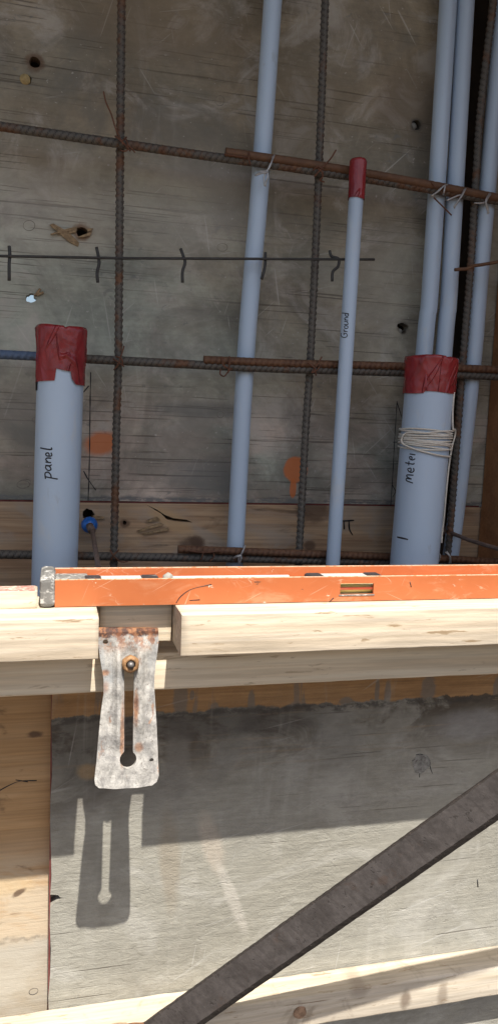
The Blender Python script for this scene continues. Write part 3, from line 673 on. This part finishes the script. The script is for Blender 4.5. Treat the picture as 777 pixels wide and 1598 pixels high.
# ------------------------------------------------------------------ form bracket
def bracket_mesh():
    # outline measured on the plate plane, X and Z relative to the bolt
    px = [(155, 975), (153, 1000), (157, 1030), (162, 1060), (162, 1085), (158, 1110), (154, 1150), (151, 1190), (148, 1218), (149, 1225), (155, 1230), (175, 1231.5), (200, 1230.5), (225, 1228.5), (238, 1226), (245, 1220), (248, 1210), (247, 1180), (245, 1140), (243, 1105), (241, 1075), (241, 1055), (244, 1030), (248, 1000), (247, 978)]
    Yp = lambda b: (.7555-(b-975)/256*.0250)
    out = [at(a, b, Yp(b)) for a, b in px]; bolt = at(203, 1033, Yp(1033))
    outl = [(q.x-bolt.x, q.z-bolt.z) for q in out]
    def rel(a, b): q = at(a, b, Yp(b)); return (q.x-bolt.x, q.z-bolt.z)
    h = rel(200.5, 1186); R = .0083; s0 = rel(194.5, 1150)[0]; s1 = rel(208, 1150)[0]
    slot = [(s0-.0006, rel(200, 1042)[1]), (s0, h[1]+.0085)]
    cxh = h[0]
    for a in np.linspace(128, 412, 18):
        t = math.radians(a); slot.append((cxh+R*math.cos(t), h[1]+R*math.sin(t)))
    slot += [(s1, h[1]+.0085), (s1+.0006, rel(200, 1042)[1]), ((s0+s1)/2+.002, rel(200, 1036)[1])]
    def circ(p, r): c = rel(*p); return [(c[0]+r*math.cos(t), c[1]+r*math.sin(t)) for t in np.linspace(0, 2*math.pi, 10, endpoint=False)]
    bm = sheet_bm(outl, [slot, circ((165, 1002), .0027), circ((237, 1187), .0022)])
    for x in np.arange(-.04, .04, .0025): bmesh.ops.bisect_plane(bm, geom=bm.verts[:]+bm.edges[:]+bm.faces[:], plane_co=(x, 0, 0), plane_no=(1, 0, 0))
    for z in np.arange(-.14, .05, .005): bmesh.ops.bisect_plane(bm, geom=bm.verts[:]+bm.edges[:]+bm.faces[:], plane_co=(0, 0, z), plane_no=(0, 0, 1))
    ztop = max(v.co.z for v in bm.verts); zlow = min(v.co.z for v in bm.verts); xm = (s0+s1)/2
    for v in bm.verts:
        x, z = v.co.x-xm, v.co.z
        t = min(1, max(0, (z-h[1]-.006)/.03))*min(1, max(0, (ztop-.012-z)/.02)); t = t*t*(3-2*t)
        d = abs(x)
        y = -.0055*t*math.exp(-((d-.0105)/.0042)**2) + .0030*t*max(0, 1-d/.006) - .0014*t*max(0, (d-.022)/.006)
        if z > ztop-.0085: k = (z-(ztop-.0085))/.0085; y += .003*k*k; v.co.z -= .0035*k
        y += .0005*math.sin(z*260+x*70)+.0004*math.sin(x*330-z*120)
        v.co.y = y + z*.152
    thicken(bm, .0038)
    me = bpy.data.meshes.new('plate'); bm.to_mesh(me); bm.free()
    for p in me.polygons: p.use_smooth = False
    return me, bolt, ztop
pm, bolt, ztop = bracket_mesh()
g, c, rc, nz = mat_galv(); g2 = None
def galv(name, top_z, low_rust):
    g, c, rc, n = mat_galv(); X, Y, Z = g.xyz()
    tp = g.add(Z, g.mul(g.math('SUBTRACT', g.noise(90, 4, .7), .5), .012))
    c = g.mix(g.ramp(tp, top_z-.0135, top_z-.0105), c, (.055, .022, .013))
    band = g.mul(g.ramp(tp, top_z-.030, top_z-.015), g.ramp(g.noise((120, 90, 90), 4, .7), .42, .56)); c = g.mix(g.mul(band, .8), c, rc)
    if low_rust: c = g.mix(.9, c, g.shade(rc, .6))
    return g.done(c, .72, g.add(n, g.noise(160, 4, .7)), .6, .0012)
br = thing('form_bracket', 'cement crusted steel form bracket with keyhole slot, hanging over the rails in the gap', 'bracket', bolt)
pl = link('plate', pm, None, br); pm.materials.append(galv('cement_crusted_bracket_steel', bolt.z+ztop, False))
nut_m = simple('rusty_nut', (.30, .165, .075), .65, .35, 200, .4, metal=.2)
def nut(par):
    V, Fc = [], []; n = 12; prof = [(.0078, -.0005), (.0086, -.002), (.0084, -.0065), (.0068, -.0080), (.0048, -.0080), (.0046, -.0055)]
    for i in range(n):
        a = 2*math.pi*i/n; 
        for (r, y) in prof: V.append((r*math.cos(a)*(1.04 if i % 2 else .97), y-.0025, r*math.sin(a)*(1.04 if i % 2 else .97)))
    m_ = len(prof)
    for i in range(n):
        j = (i+1) % n
        for k in range(m_-1): Fc.append((i*m_+k, i*m_+k+1, j*m_+k+1, j*m_+k))
    link('nut', mesh('nut', V, Fc), nut_m, par, True)
    tube('tie_end', [(0, .034, 0), (0, -.006, 0), (0, -.0118, 0), (0, -.0126, 0)], lambda s, ph: np.full(len(ph), .0046 if s < .045 else .003), simple('dark_tie_steel', (.16, .15, .145), .5, .3, 150, metal=.4), par, 12)
nut(br)
b2 = at(193, 1592, .80); lb = thing('form_bracket', 'rust brown bracket top at the bottom edge, beside the foot of the diagonal brace', 'bracket', (b2.x-.005, .790, b2.z-ztop))
pm2 = pm.copy(); pm2.materials.clear(); pm2.materials.append(galv('rusted_bracket_steel', b2.z, True)); link('plate', pm2, None, lb); nut(lb)

# ------------------------------------------------------------------ diagonal brace (steel angle)
a = at(225, 1598, .81); b = at(777, 1202, .63); al = at(225, 1674, .81); bl = at(777, 1281, .63)
d = (b-a).normalized(); t0 = -.010; t1 = 1.25
up = ((a-al)+(b-bl)); up = (up-d*up.dot(d)).normalized(); wid = ((a-al)-d*(a-al).dot(d)).length*.985
nrm = d.cross(up).normalized(); 
if nrm.y > 0: nrm = -nrm
prof = []; th = .005
raw = [(0, 0), (wid-.001, 0), (wid, -.001), (wid, -th), (th+.002, -th), (th, -th-.002), (th, -.040), (0, -.040), (-.003, -.036), (-.0035, -.006)]
raw = [(wid, -th), (wid, -.0012), (wid-.001, 0), (.0105, 0), (.0075, -.0016), (.0030, -.0050), (.0004, -.011), (0, -.042), (.005, -.042), (.005, -th-.006), (.007, -th)]
V, Fc = [], []; N = 240
for i in range(N+1):
    base = a + d*(t0+(t1-t0)*i/N)
    for (u, w_) in raw: V.append(base + up*(u-wid+random.uniform(-.00025, .00025)) + nrm*(w_+random.uniform(-.0002, .0002)))
m_ = len(raw)
for i in range(N):
    for k in range(m_): Fc.append((i*m_+k, i*m_+(k+1) % m_, (i+1)*m_+(k+1) % m_, (i+1)*m_+k))
Fc += [tuple(range(m_)), tuple(N*m_+k for k in reversed(range(m_)))]
me = mesh('steel_brace', V, Fc); bm = bmesh.new(); bm.from_mesh(me); bmesh.ops.recalc_face_normals(bm, faces=bm.faces); bm.to_mesh(me); bm.free()
bo = link('steel_brace', me, M['brace']); me.materials.append(M['brace_edge'])
for p_ in me.polygons:
    ks = {v_ % m_ for v_ in p_.vertices}
    if len(p_.vertices) == 4 and (ks <= {3, 4, 5, 6} or ks <= {0, 1, 2}): p_.material_index = 1
tag(bo, 'dark weathered steel angle brace running diagonally across the lower right of the form', 'brace')

# ------------------------------------------------------------------ rebar cage
YH, YV = 1.125, 1.1385
GB = 'steel reinforcing bars of the cage'
rebar([(0, 197), (190, 224.5), (387, 252), (600, 284), (777, 314)], YH, M['bar_mid'], 'long ribbed rebar crossing near the top, under the smooth rusty lap bar', GB, ext=(1.2, .055))
rebar([(0, 553), (190, 563), (387, 573.5), (640, 582), (777, 588)], YH, M['bar'], 'long grey ribbed rebar at mid height, behind the two taped pipe ends', GB, ext=(1.2, .055))
rebar([(0, 865), (190, 868.5), (387, 872), (777, 882)], YH, M['bar'], 'lowest long grey ribbed rebar, just above the level', GB, ext=(1.2, .055))
rebar([(318, 561.5), (450, 567), (640, 572), (777, 577)], YH-.004, M['bar_rust'], 'rusty lap rebar lying on the mid height bar, its end left of the tall conduit', GB, r=.0056, ext=(0, .055), starts=1)
rebar([(278, 857), (387, 861), (560, 867), (690, 872), (777, 877)], YH-.006, M['bar_rust'], 'rusty lap rebar lying along the lowest bar just above the level', GB, r=.0056, ext=(0, .055), starts=1)
lap = [at(x_, y_, YH-.004) for x_, y_ in ((352, 237.5), (500, 259), (640, 283), (777, 309))]; lap[-1] = lap[-1]+(lap[-1]-lap[-2]).normalized()*.055
tag(tube('rebar', densify(smooth_path(lap, 8), .004), lambda s, ph: .0062+.00025*np.sin(s*2100+ph*2), M['bar_rust'], n=14), 'smooth rust red lap bar lying on the top ribbed rebar', 'rebar', GB)
rebar([(190, 0), (188, 220), (185, 560), (181, 720), (178, 880)], YV, M['bar_mid'], 'vertical ribbed rebar right of the panel pipe', GB, ext=(.4, .5))
rebar([(507, 0), (497, 270), (484, 560), (474, 720), (466, 876)], YV, M['bar'], 'vertical ribbed rebar between the tall conduit and the ground conduit', GB, ext=(.4, .5))
rebar([(770, 0), (757, 100), (743, 260), (734, 410), (721, 570), (707, 760), (698, 880)], YV, M['bar_mid'], 'vertical ribbed rebar at the far right, before the dark gap', GB, ext=(.4, .5))
rw = [at(x_, y_, 1.10) for x_, y_ in ((709, 421), (728, 419), (738, 415), (758, 412), (800, 404))]
tag(tube('rusty_rod', smooth_path(rw, 6), .0026, M['bar_rust'], n=8), 'thin rusty rod sticking out at the right edge below the top bar', 'rod')
# thin wire with short cross wires
ws = thing('reinforcing_wire', 'thin dark wire with short bent cross wires, below the top rebar', 'wire', at(200, 402, YH-.006))
wy = YH-.010
own(tube('wire', densify([at(-900, 385, wy), at(-300, 396, wy), at(0, 399.5, wy), at(190, 403, wy), at(400, 404, wy), at(584, 405, wy)], .02), .0019, M['dwire'], n=8), ws)
for pts in ([(15, 384), (16, 398), (15, 412), (15, 438)], [(151, 386), (154, 400), (155, 412), (152, 426), (153, 441)], [(282, 388), (286, 399), (289, 410), (285, 424), (285, 441)], [(414, 394), (414, 404), (413, 418), (408, 436)], [(514, 391), (517, 400), (528, 404), (527, 416), (519, 424), (518, 439)]):
    pp = [at(x_, y_, wy+(.006 if i == 0 else .0045 if i == 1 else .001)) for i, (x_, y_) in enumerate(pts)]
    own(tube('cross_wire', smooth_path(pp, 5), .0022, M['dwire'], n=8), ws)

# ------------------------------------------------------------------ wire ties
def tie(px, Y, mat, r, label, group=None):
    paths = [smooth_path([at(q[0], q[1], Y-(q[2] if len(q) > 2 else 0)) for q in pl_], 6) for pl_ in px]
    tag(tube('tie_wire', paths, r, mat, n=6), label, 'tie wire', group)
TY = YH-.010; GT = 'wire ties holding the cage and conduits'
tie([[(162, 143), (166, 160), (174, 178), (180, 198), (186, 212), (193, 226, .004)], [(180, 212), (192, 222, .004), (204, 236)], [(196, 214), (200, 226, .003), (199, 234), (193, 236), (188, 234)], [(184, 214), (190, 220, .004), (198, 214)], [(199, 226, .003), (206, 232), (211, 238)]], TY, M['rwire'], .0011, 'rusty wire tie with a long upright tail on the left rebar crossing', GT)
tie([[(524, 234), (516, 247), (506, 258, .003), (497, 268, .003), (490, 276)], [(494, 262), (502, 268, .004), (503, 276, .003), (499, 281), (506, 284)], [(488, 266), (496, 260, .004), (506, 266)]], TY, M['rwire'], .0012, 'rusty wire tie with a pointed tail on the top crossing left of the ground conduit', GT)
tie([[(194, 540), (189, 556, .003), (184, 570, .003), (178, 577)], [(177, 560), (186, 566, .004), (194, 572)], [(181, 556), (190, 560, .004), (192, 570)]], TY, M['rwire'], .0011, 'rusty wire tie on the mid height crossing of the left rebar', GT)
tie([[(358, 556), (358, 568, .004), (356, 582)], [(344, 576), (344, 584), (350, 587), (356, 580), (362, 574, .003)], [(346, 557), (349, 570, .004), (362, 578)]], TY, M['rwire'], .0011, 'dark wire tie around the two mid height bars left of the tall conduit', GT)
tie([[(502, 557), (494, 570, .004), (486, 581)], [(480, 566), (490, 574, .004), (493, 586)], [(486, 582), (494, 578, .003), (500, 570)]], TY, M['rwire'], .0011, 'rusty wire tie on the mid height crossing left of the ground conduit', GT)
tie([[(172, 858), (178, 868, .004), (186, 875)], [(186, 858), (178, 866, .004), (173, 874)], [(180, 872), (190, 877), (200, 876)]], TY, M['rwire'], .0011, 'wire tie on the lowest crossing of the left rebar', GT)
tie([[(318, 856), (316, 868, .004), (313, 874)], [(330, 858), (334, 868), (328, 876)], [(296, 860), (320, 862, .004), (345, 860)]], TY-.002, M['rwire'], .0011, 'rusty wire tie around the two lowest bars near the lap end', GT)
tie([[(350, 241), (388, 246)], [(389, 236), (388, 248, .004), (391, 258)]], TY, M['rwire'], .0010, 'short rusty wire tie at the left end of the smooth lap bar', GT)
GS = 'silver wire ties on the conduits'
def stie(x, y, label, k=1.0):
    def o(dx, dy, e=0): return (x+dx*k, y+dy*k, e)
    tie([[o(14, -24, .002), o(9, -12, .006), o(3, 0, .005), o(-2, 10, .004), o(-1, 24, .004)], [o(-14, 6), o(-6, 2, .004), o(3, 0, .005), o(8, -9, .006), o(12, -22, .003)], [o(3, 0, .005), o(4, 10, .006), o(1, 18, .005), o(0, 25, .004)], [o(-16, 8), o(-5, 4, .005), o(4, 3, .006)]], TY, M['wire'], .0013, label, GS)
stie(414, 266, 'silver twisted wire tie on the leftmost tall conduit, at the top bar')
tie([[(672, 306), (684, 298, .005), (692, 290, .006), (698, 288, .004)], [(694, 290, .005), (692, 300, .004), (691, 304)], [(673, 307), (688, 293, .006)]], TY, M['wire'], .0013, 'silver wire tie on the left pipe of the paired tall conduits, at the top bar', GS)
tie([[(676, 308), (690, 322, .004), (704, 336, .004)], [(672, 284), (678, 292, .004)]], TY, M['rwire'], .0011, 'dark wire tail hanging across the paired tall conduits under the top bar', GT)
tie([[(696, 313), (712, 306, .005), (720, 304, .005)], [(726, 294, .003), (721, 304, .006), (714, 315, .005), (708, 325, .003)], [(724, 296, .003), (718, 308, .006), (711, 318, .005), (707, 323, .003)]], TY, M['wire'], .0013, 'silver wire tie on the right pipe of the paired tall conduits, at the top bar', GS)
tie([[(739, 317), (750, 317, .005), (757, 315, .005)], [(765, 302, .002), (758, 315, .006), (759, 325, .005), (762, 333, .004)], [(763, 302, .002), (757, 314, .006), (761, 326, .005), (760, 334, .004)]], TY, M['wire'], .0013, 'silver wire tie on the rightmost tall conduit, at the top bar', GS)
stie(374, 866, 'silver twisted wire tie at the foot of the leftmost tall conduit', .62)
tie([[(680, 862), (686, 866, .005), (684, 876, .004)], [(694, 862), (701, 868, .005), (703, 880, .004)], [(696, 860), (702, 870, .006), (700, 880, .004)]], TY-.002, M['wire'], .0014, 'silver wire tie low at the right, between the meter pipe and the rightmost conduit', GS)

# ------------------------------------------------------------------ conduits
YC = YH+.0062+.0006+.0134
def pipe_path(px, Y, ext=(0, 0), step=.03):
    P = [at(x_, y_, Y) for x_, y_ in px]
    if ext[0]: P[0] = P[0]+(P[0]-P[1]).normalized()*ext[0]
    if ext[1]: P[-1] = P[-1]+(P[-1]-P[-2]).normalized()*ext[1]
    return densify(smooth_path(P, 6) if len(P) > 2 else P, step)
GP = 'tall grey plastic conduits running up the cage'
for px, lab in (([(425.5, 0), (409, 240), (396, 400), (382, 578), (367, 862)], 'leftmost tall grey conduit, between the two left vertical rebars'),
                ([(698.5, 0), (674, 400), (661, 550), (640, 800)], 'left one of the paired tall grey conduits rising behind the meter pipe'),
                ([(726, 0), (703.5, 400), (692, 550), (672, 800)], 'right one of the paired tall grey conduits rising behind the meter pipe'),
                ([(785, 0), (751, 400), (739, 550), (716, 760), (703, 864)], 'rightmost tall grey conduit, next to the end board')):
    o = tube('conduit', pipe_path(px, YC, (.45, .03 if px[0][0] in (425.5, 785) else .4)), .01335, M['pvc'], n=28); tag(o, lab, 'conduit', GP)

def taped_pipe(label, Y, r, px, tape_len, strokes, u0, size, ang, ragged, flap, ext=.45):
    "short pipe with a taped end; the writing runs up the pipe"
    path = pipe_path(px, Y, (0, ext), .02); T = Vector(path[0]); dn = (Vector(path[-1])-T).normalized()
    root = thing('conduit', label, 'conduit', T)
    ring_f = lambda s, ph: np.full(len(ph), r)
    own(tube('pipe', [np.array(T+dn*.004)]+path[1:], r, M['pvc'], n=40), root)
    # frame on the pipe
    front = Vector((0, -1, 0)); front = (front-dn*front.dot(dn)).normalized(); side = dn.cross(front).normalized()
    if side.x < 0: side = -side
    # tape: wrapped sleeve with ragged lower edge and wrinkles, closed over the end
    n = 110; rows = 22; V, Fc = [], []; kw = min(1, r/.03); rs = np.random.RandomState(int(r*1e5))
    w1 = rs.uniform(0, 6, 8)
    for i in range(rows+1):
        t = i/rows
        for k in range(n):
            a_ = 2*math.pi*k/n; L = tape_len*ragged(a_)
            wr = kw*(.0008*math.sin(4*a_+w1[0]+3*t)+.0006*math.sin(9*a_+w1[1]-6*t)+.0016*max(0, 1-abs(math.sin(2.5*a_+w1[2]+2.2*t))*6)+.0013*max(0, 1-abs(math.sin(3.5*a_+w1[4]-3.1*t))*7))
            bulge = .0011 + kw*.0012*(1-t)**2 + abs(wr)*.7
            # lay the overlapping flap a little proud
            if flap[0] < (a_+.25*t) < flap[1]: bulge += .0009*kw
            s = L*t + kw*.0008*math.sin(3*a_+w1[3])*(1-t) + kw*(.0030*max(0, 1-abs(((a_+math.pi) % (2*math.pi))-math.pi-.16)/.10))*(1-t)**4
            rad = r + bulge - (.0016 if i == 0 else 0)
            q = T + dn*s + (front*math.cos(a_)+side*math.sin(a_))*rad
            V.append(q)
    for i in range(rows):
        for k in range(n): Fc.append((i*n+k, i*n+(k+1) % n, (i+1)*n+(k+1) % n, (i+1)*n+k))
    V.append(T+dn*.001); c0 = len(V)-1
    for k in range(n): Fc.append((c0, (k+1) % n, k))
    own(link('tape_wrap', mesh('tape_wrap', V, Fc), M['tape'], None, True), root)
    # handwriting
    if flap[0] == 0.0:
        vv = [T+dn*s_+(front*math.cos(a_)+side*math.sin(a_))*(r+.0012+e_) for e_ in (0, -.0009) for s_ in (.052, .062, .074, .084) for a_ in np.linspace(-1.75, -1.22, 6)]
        ff_ = [(b_*24+i_*6+k_, b_*24+i_*6+k_+1, b_*24+i_*6+k_+7, b_*24+i_*6+k_+6) for b_ in (0, 1) for i_ in range(3) for k_ in range(5)]
        own(link('black_tape', mesh('black_tape', vv, ff_), M['ink']), root)
    # strokes
    paths = []
    for st in strokes:
        st = [(x_+.13*y_+rs.uniform(-.035, .035), y_+rs.uniform(-.05, .05)) for x_, y_ in st]; pts = smooth_path([(x_, y_, 0) for x_, y_ in st], 5) if len(st) > 2 else [np.array((x_, y_, 0.)) for x_, y_ in st]
        pl_ = []
        for q in densify(pts, .08):
            s = u0 - q[0]*size; a_ = ang - q[1]*size/r
            pl_.append(T+dn*s+(front*math.cos(a_)+side*math.sin(a_))*(r+.0001))
        paths.append(pl_)
    if paths: own(tube('handwriting', paths, .00088 if r > .02 else .00062, M['ink'], None, 6), root)
    return root, T, dn, front, side
# letters: x along the line of writing, y up, x-height = 1
W_panel = [[(0, 1.05), (0, -.95)], [(-.35, .95), (.1, 1.05), (.55, 1.0), (.75, .55), (.5, .1), (.05, .05)],
           [(1.75, .9), (1.35, .95), (1.05, .5), (1.3, .05), (1.7, .3), (1.8, .9)], [(1.8, .95), (1.85, .3), (2.05, .0)],
           [(2.3, .95), (2.35, .05)], [(2.35, .6), (2.65, .95), (2.95, .8), (3.0, .05)],
           [(3.25, .45), (3.75, .55), (3.65, .95), (3.35, .9), (3.25, .4), (3.5, .02), (3.9, .15)], [(4.25, 2.1), (4.3, .5), (4.45, .05), (4.7, .1)]]
W_ground = [[(.95, 1.75), (.45, 1.9), (0, 1.2), (.05, .4), (.5, 0), (1.0, .3), (1.0, .85)], [(.55, .9), (1.1, .9)],
            [(1.45, 1.0), (1.5, .05)], [(1.5, .6), (1.75, .95), (2.0, .95)], [(2.55, .95), (2.2, .7), (2.3, .1), (2.7, .05), (2.9, .6), (2.55, .95)],
            [(3.15, .95), (3.2, .2), (3.5, .05), (3.8, .4), (3.85, .95)], [(3.85, .95), (3.9, .05)], [(4.2, .95), (4.25, .05)], [(4.25, .6), (4.55, .95), (4.8, .7), (4.85, .05)],
            [(5.75, .7), (5.35, .95), (5.15, .4), (5.45, .02), (5.8, .4)], [(5.85, 2.0), (5.8, .05)]]
W_met = [[(0, 0), (.15, 1.1), (.5, 1.2), (.6, .3)], [(.6, .3), (.75, 1.1), (1.1, 1.15), (1.25, .05)], [(1.7, .5), (2.25, .6), (2.1, 1.05), (1.75, .95), (1.65, .4), (1.95, 0), (2.4, .15)],
         [(2.95, 1.7), (2.95, .3), (3.2, .05)], [(2.65, 1.0), (3.3, 1.05)], [(3.6, .5), (4.1, .6), (4.0, 1.0), (3.7, .9), (3.6, .4), (3.9, 0)], [(4.5, 1), (4.5, 0)]]
def rag1(a):       # the panel pipe: tape hangs lower left and right, notch in the middle
    a = (a+math.pi) % (2*math.pi)-math.pi
    if -.20 < a < .40: return .76+.02*math.sin(4*a)
    return .955-.03*(a+.2) if a <= -.20 else (.88+.12*min(1, (a-.40)/.25))
pa, TA, dA, fA, sA = taped_pipe('wide grey pipe marked panel with a red taped end, at the left', 1.06, .0302, [(97, 511), (86, 885)], .0740, W_panel, 0.196, .0084, -.26, rag1, (0.0, 1.35))
pg, TG, dG, fG, sG = taped_pipe('thin grey conduit marked ground with a red taped end, in the middle', 1.10, .0107, [(559, 249), (519, 880)], .0560, W_ground, .256, .0060, -.35, lambda a: 1.0+.012*math.sin(2*a), (.3, 1.8))
pm_, TM, dM, fM, sM = taped_pipe('wide grey pipe at the right with red taped end and white twine wound round it', 1.06, .0362, [(674, 558), (645, 885)], .0520, W_met, .186, .0092, -.80, lambda a: 1.0+(.06 if (a > math.pi and a < 5.65) else 0)+.01*math.sin(4*a), (4.2, 5.65))
own(ribbon('marker_line', [[(619, 838), (628, 840), (636, 842)]], .0014, 1.0236, M['ink'], None, 'short black marker dash low on the pipe'), pm_)
rd = simple('brown_red_drip', (.16, .05, .035), .7, .3, 90)
own(tube('paint_drip', [[TA+dA*s_+(fA*math.cos(a_)+sA*math.sin(a_))*.0303 for s_ in np.linspace(.318, .345, 6)] for a_ in (.06, .14)], .0009, rd, None, 6), pa)

# twine wound round the meter pipe
paths = []; rs = np.random.RandomState(3)
def on(s, a, e=.0012): return TM+dM*s+(fM*math.cos(a)+sM*math.sin(a))*(.0362+e)
for k in range(13):
    s0 = .1085+.0022*k*.9+rs.uniform(-.001, .001); A, ph0 = rs.uniform(.002, .006), rs.uniform(0, 6)
    paths.append([on(s0+A*math.sin(a+ph0)*.8, a, .0013+.0016*abs(math.sin(a*1.7+k))) for a in np.linspace(k*.3, k*.3+2*math.pi, 40)])
tw = thing('twine', 'white twine wound in a bundle round the meter pipe, with a tail hanging down', 'twine', on(.12, 0))
own(tube('winding', paths, .00125, M['twine'], None, 6), tw)
own(tube('loose_loop', [smooth_path([on(.106, 1.05, .004), on(.107, .3, .003), on(.112, -.5, .004), on(.114, -1.25, .004), on(.128, -1.35, .006), on(.136, -.8, .004), on(.142, 0, .003), on(.144, .75, .003), on(.142, 1.2, .002)], 8)], .0014, M['twine'], None, 6), tw)
own(tube('tail', [smooth_path([on(.050, .78, .0012), on(.075, .80, .0012), on(.102, .86, .0035), on(.104, 1.10, .006), on(.112, 1.22, .007), on(.130, 1.20, .004), on(.160, 1.16, .002), on(.20, 1.16, .0016), on(.235, 1.22, .002), on(.262, 1.25, .0016), on(.275, 1.2, .002)], 8)], .0014, M['twine'], None, 6), tw)

# ------------------------------------------------------------------ form ties with blue cones
def cone_tie(px, py, lab, dx, dz, r=.0125):
    c = at(px, py, YB-.018); root = thing('form_tie', lab, 'form tie', c, 'form ties with blue plastic ends')
    bm = bmesh.new(); bmesh.ops.create_uvsphere(bm, u_segments=24, v_segments=14, radius=r)
    for v in bm.verts:
        if v.co.y > 0: v.co.x *= .85; v.co.z *= .85; v.co.y *= 1.3
    me = bpy.data.meshes.new('plastic_ball'); bm.to_mesh(me); bm.free(); link('plastic_ball', me, M['blue'], root, True)
    tube('rod', densify([(0, .05, 0), (0, -.01, 0), (.003, -.02, -.004), (.003+dx*.3, -.09, -.006+dz*.3), (dx, -.285, dz)], .01), .0033, M['rod'], root, 10)
    tube('washer', densify([(.0, -.0112, 0), (.003, -.024, -.006)], .006), .0058, M['rod'], root, 10)
cone_tie(140, 819, 'blue plastic ball on a rusty form tie beside the panel pipe', .0, -.018)
cone_tie(684, 822, 'dark form tie with a blue end running to the right edge behind the meter pipe', .012, -.01, .009)
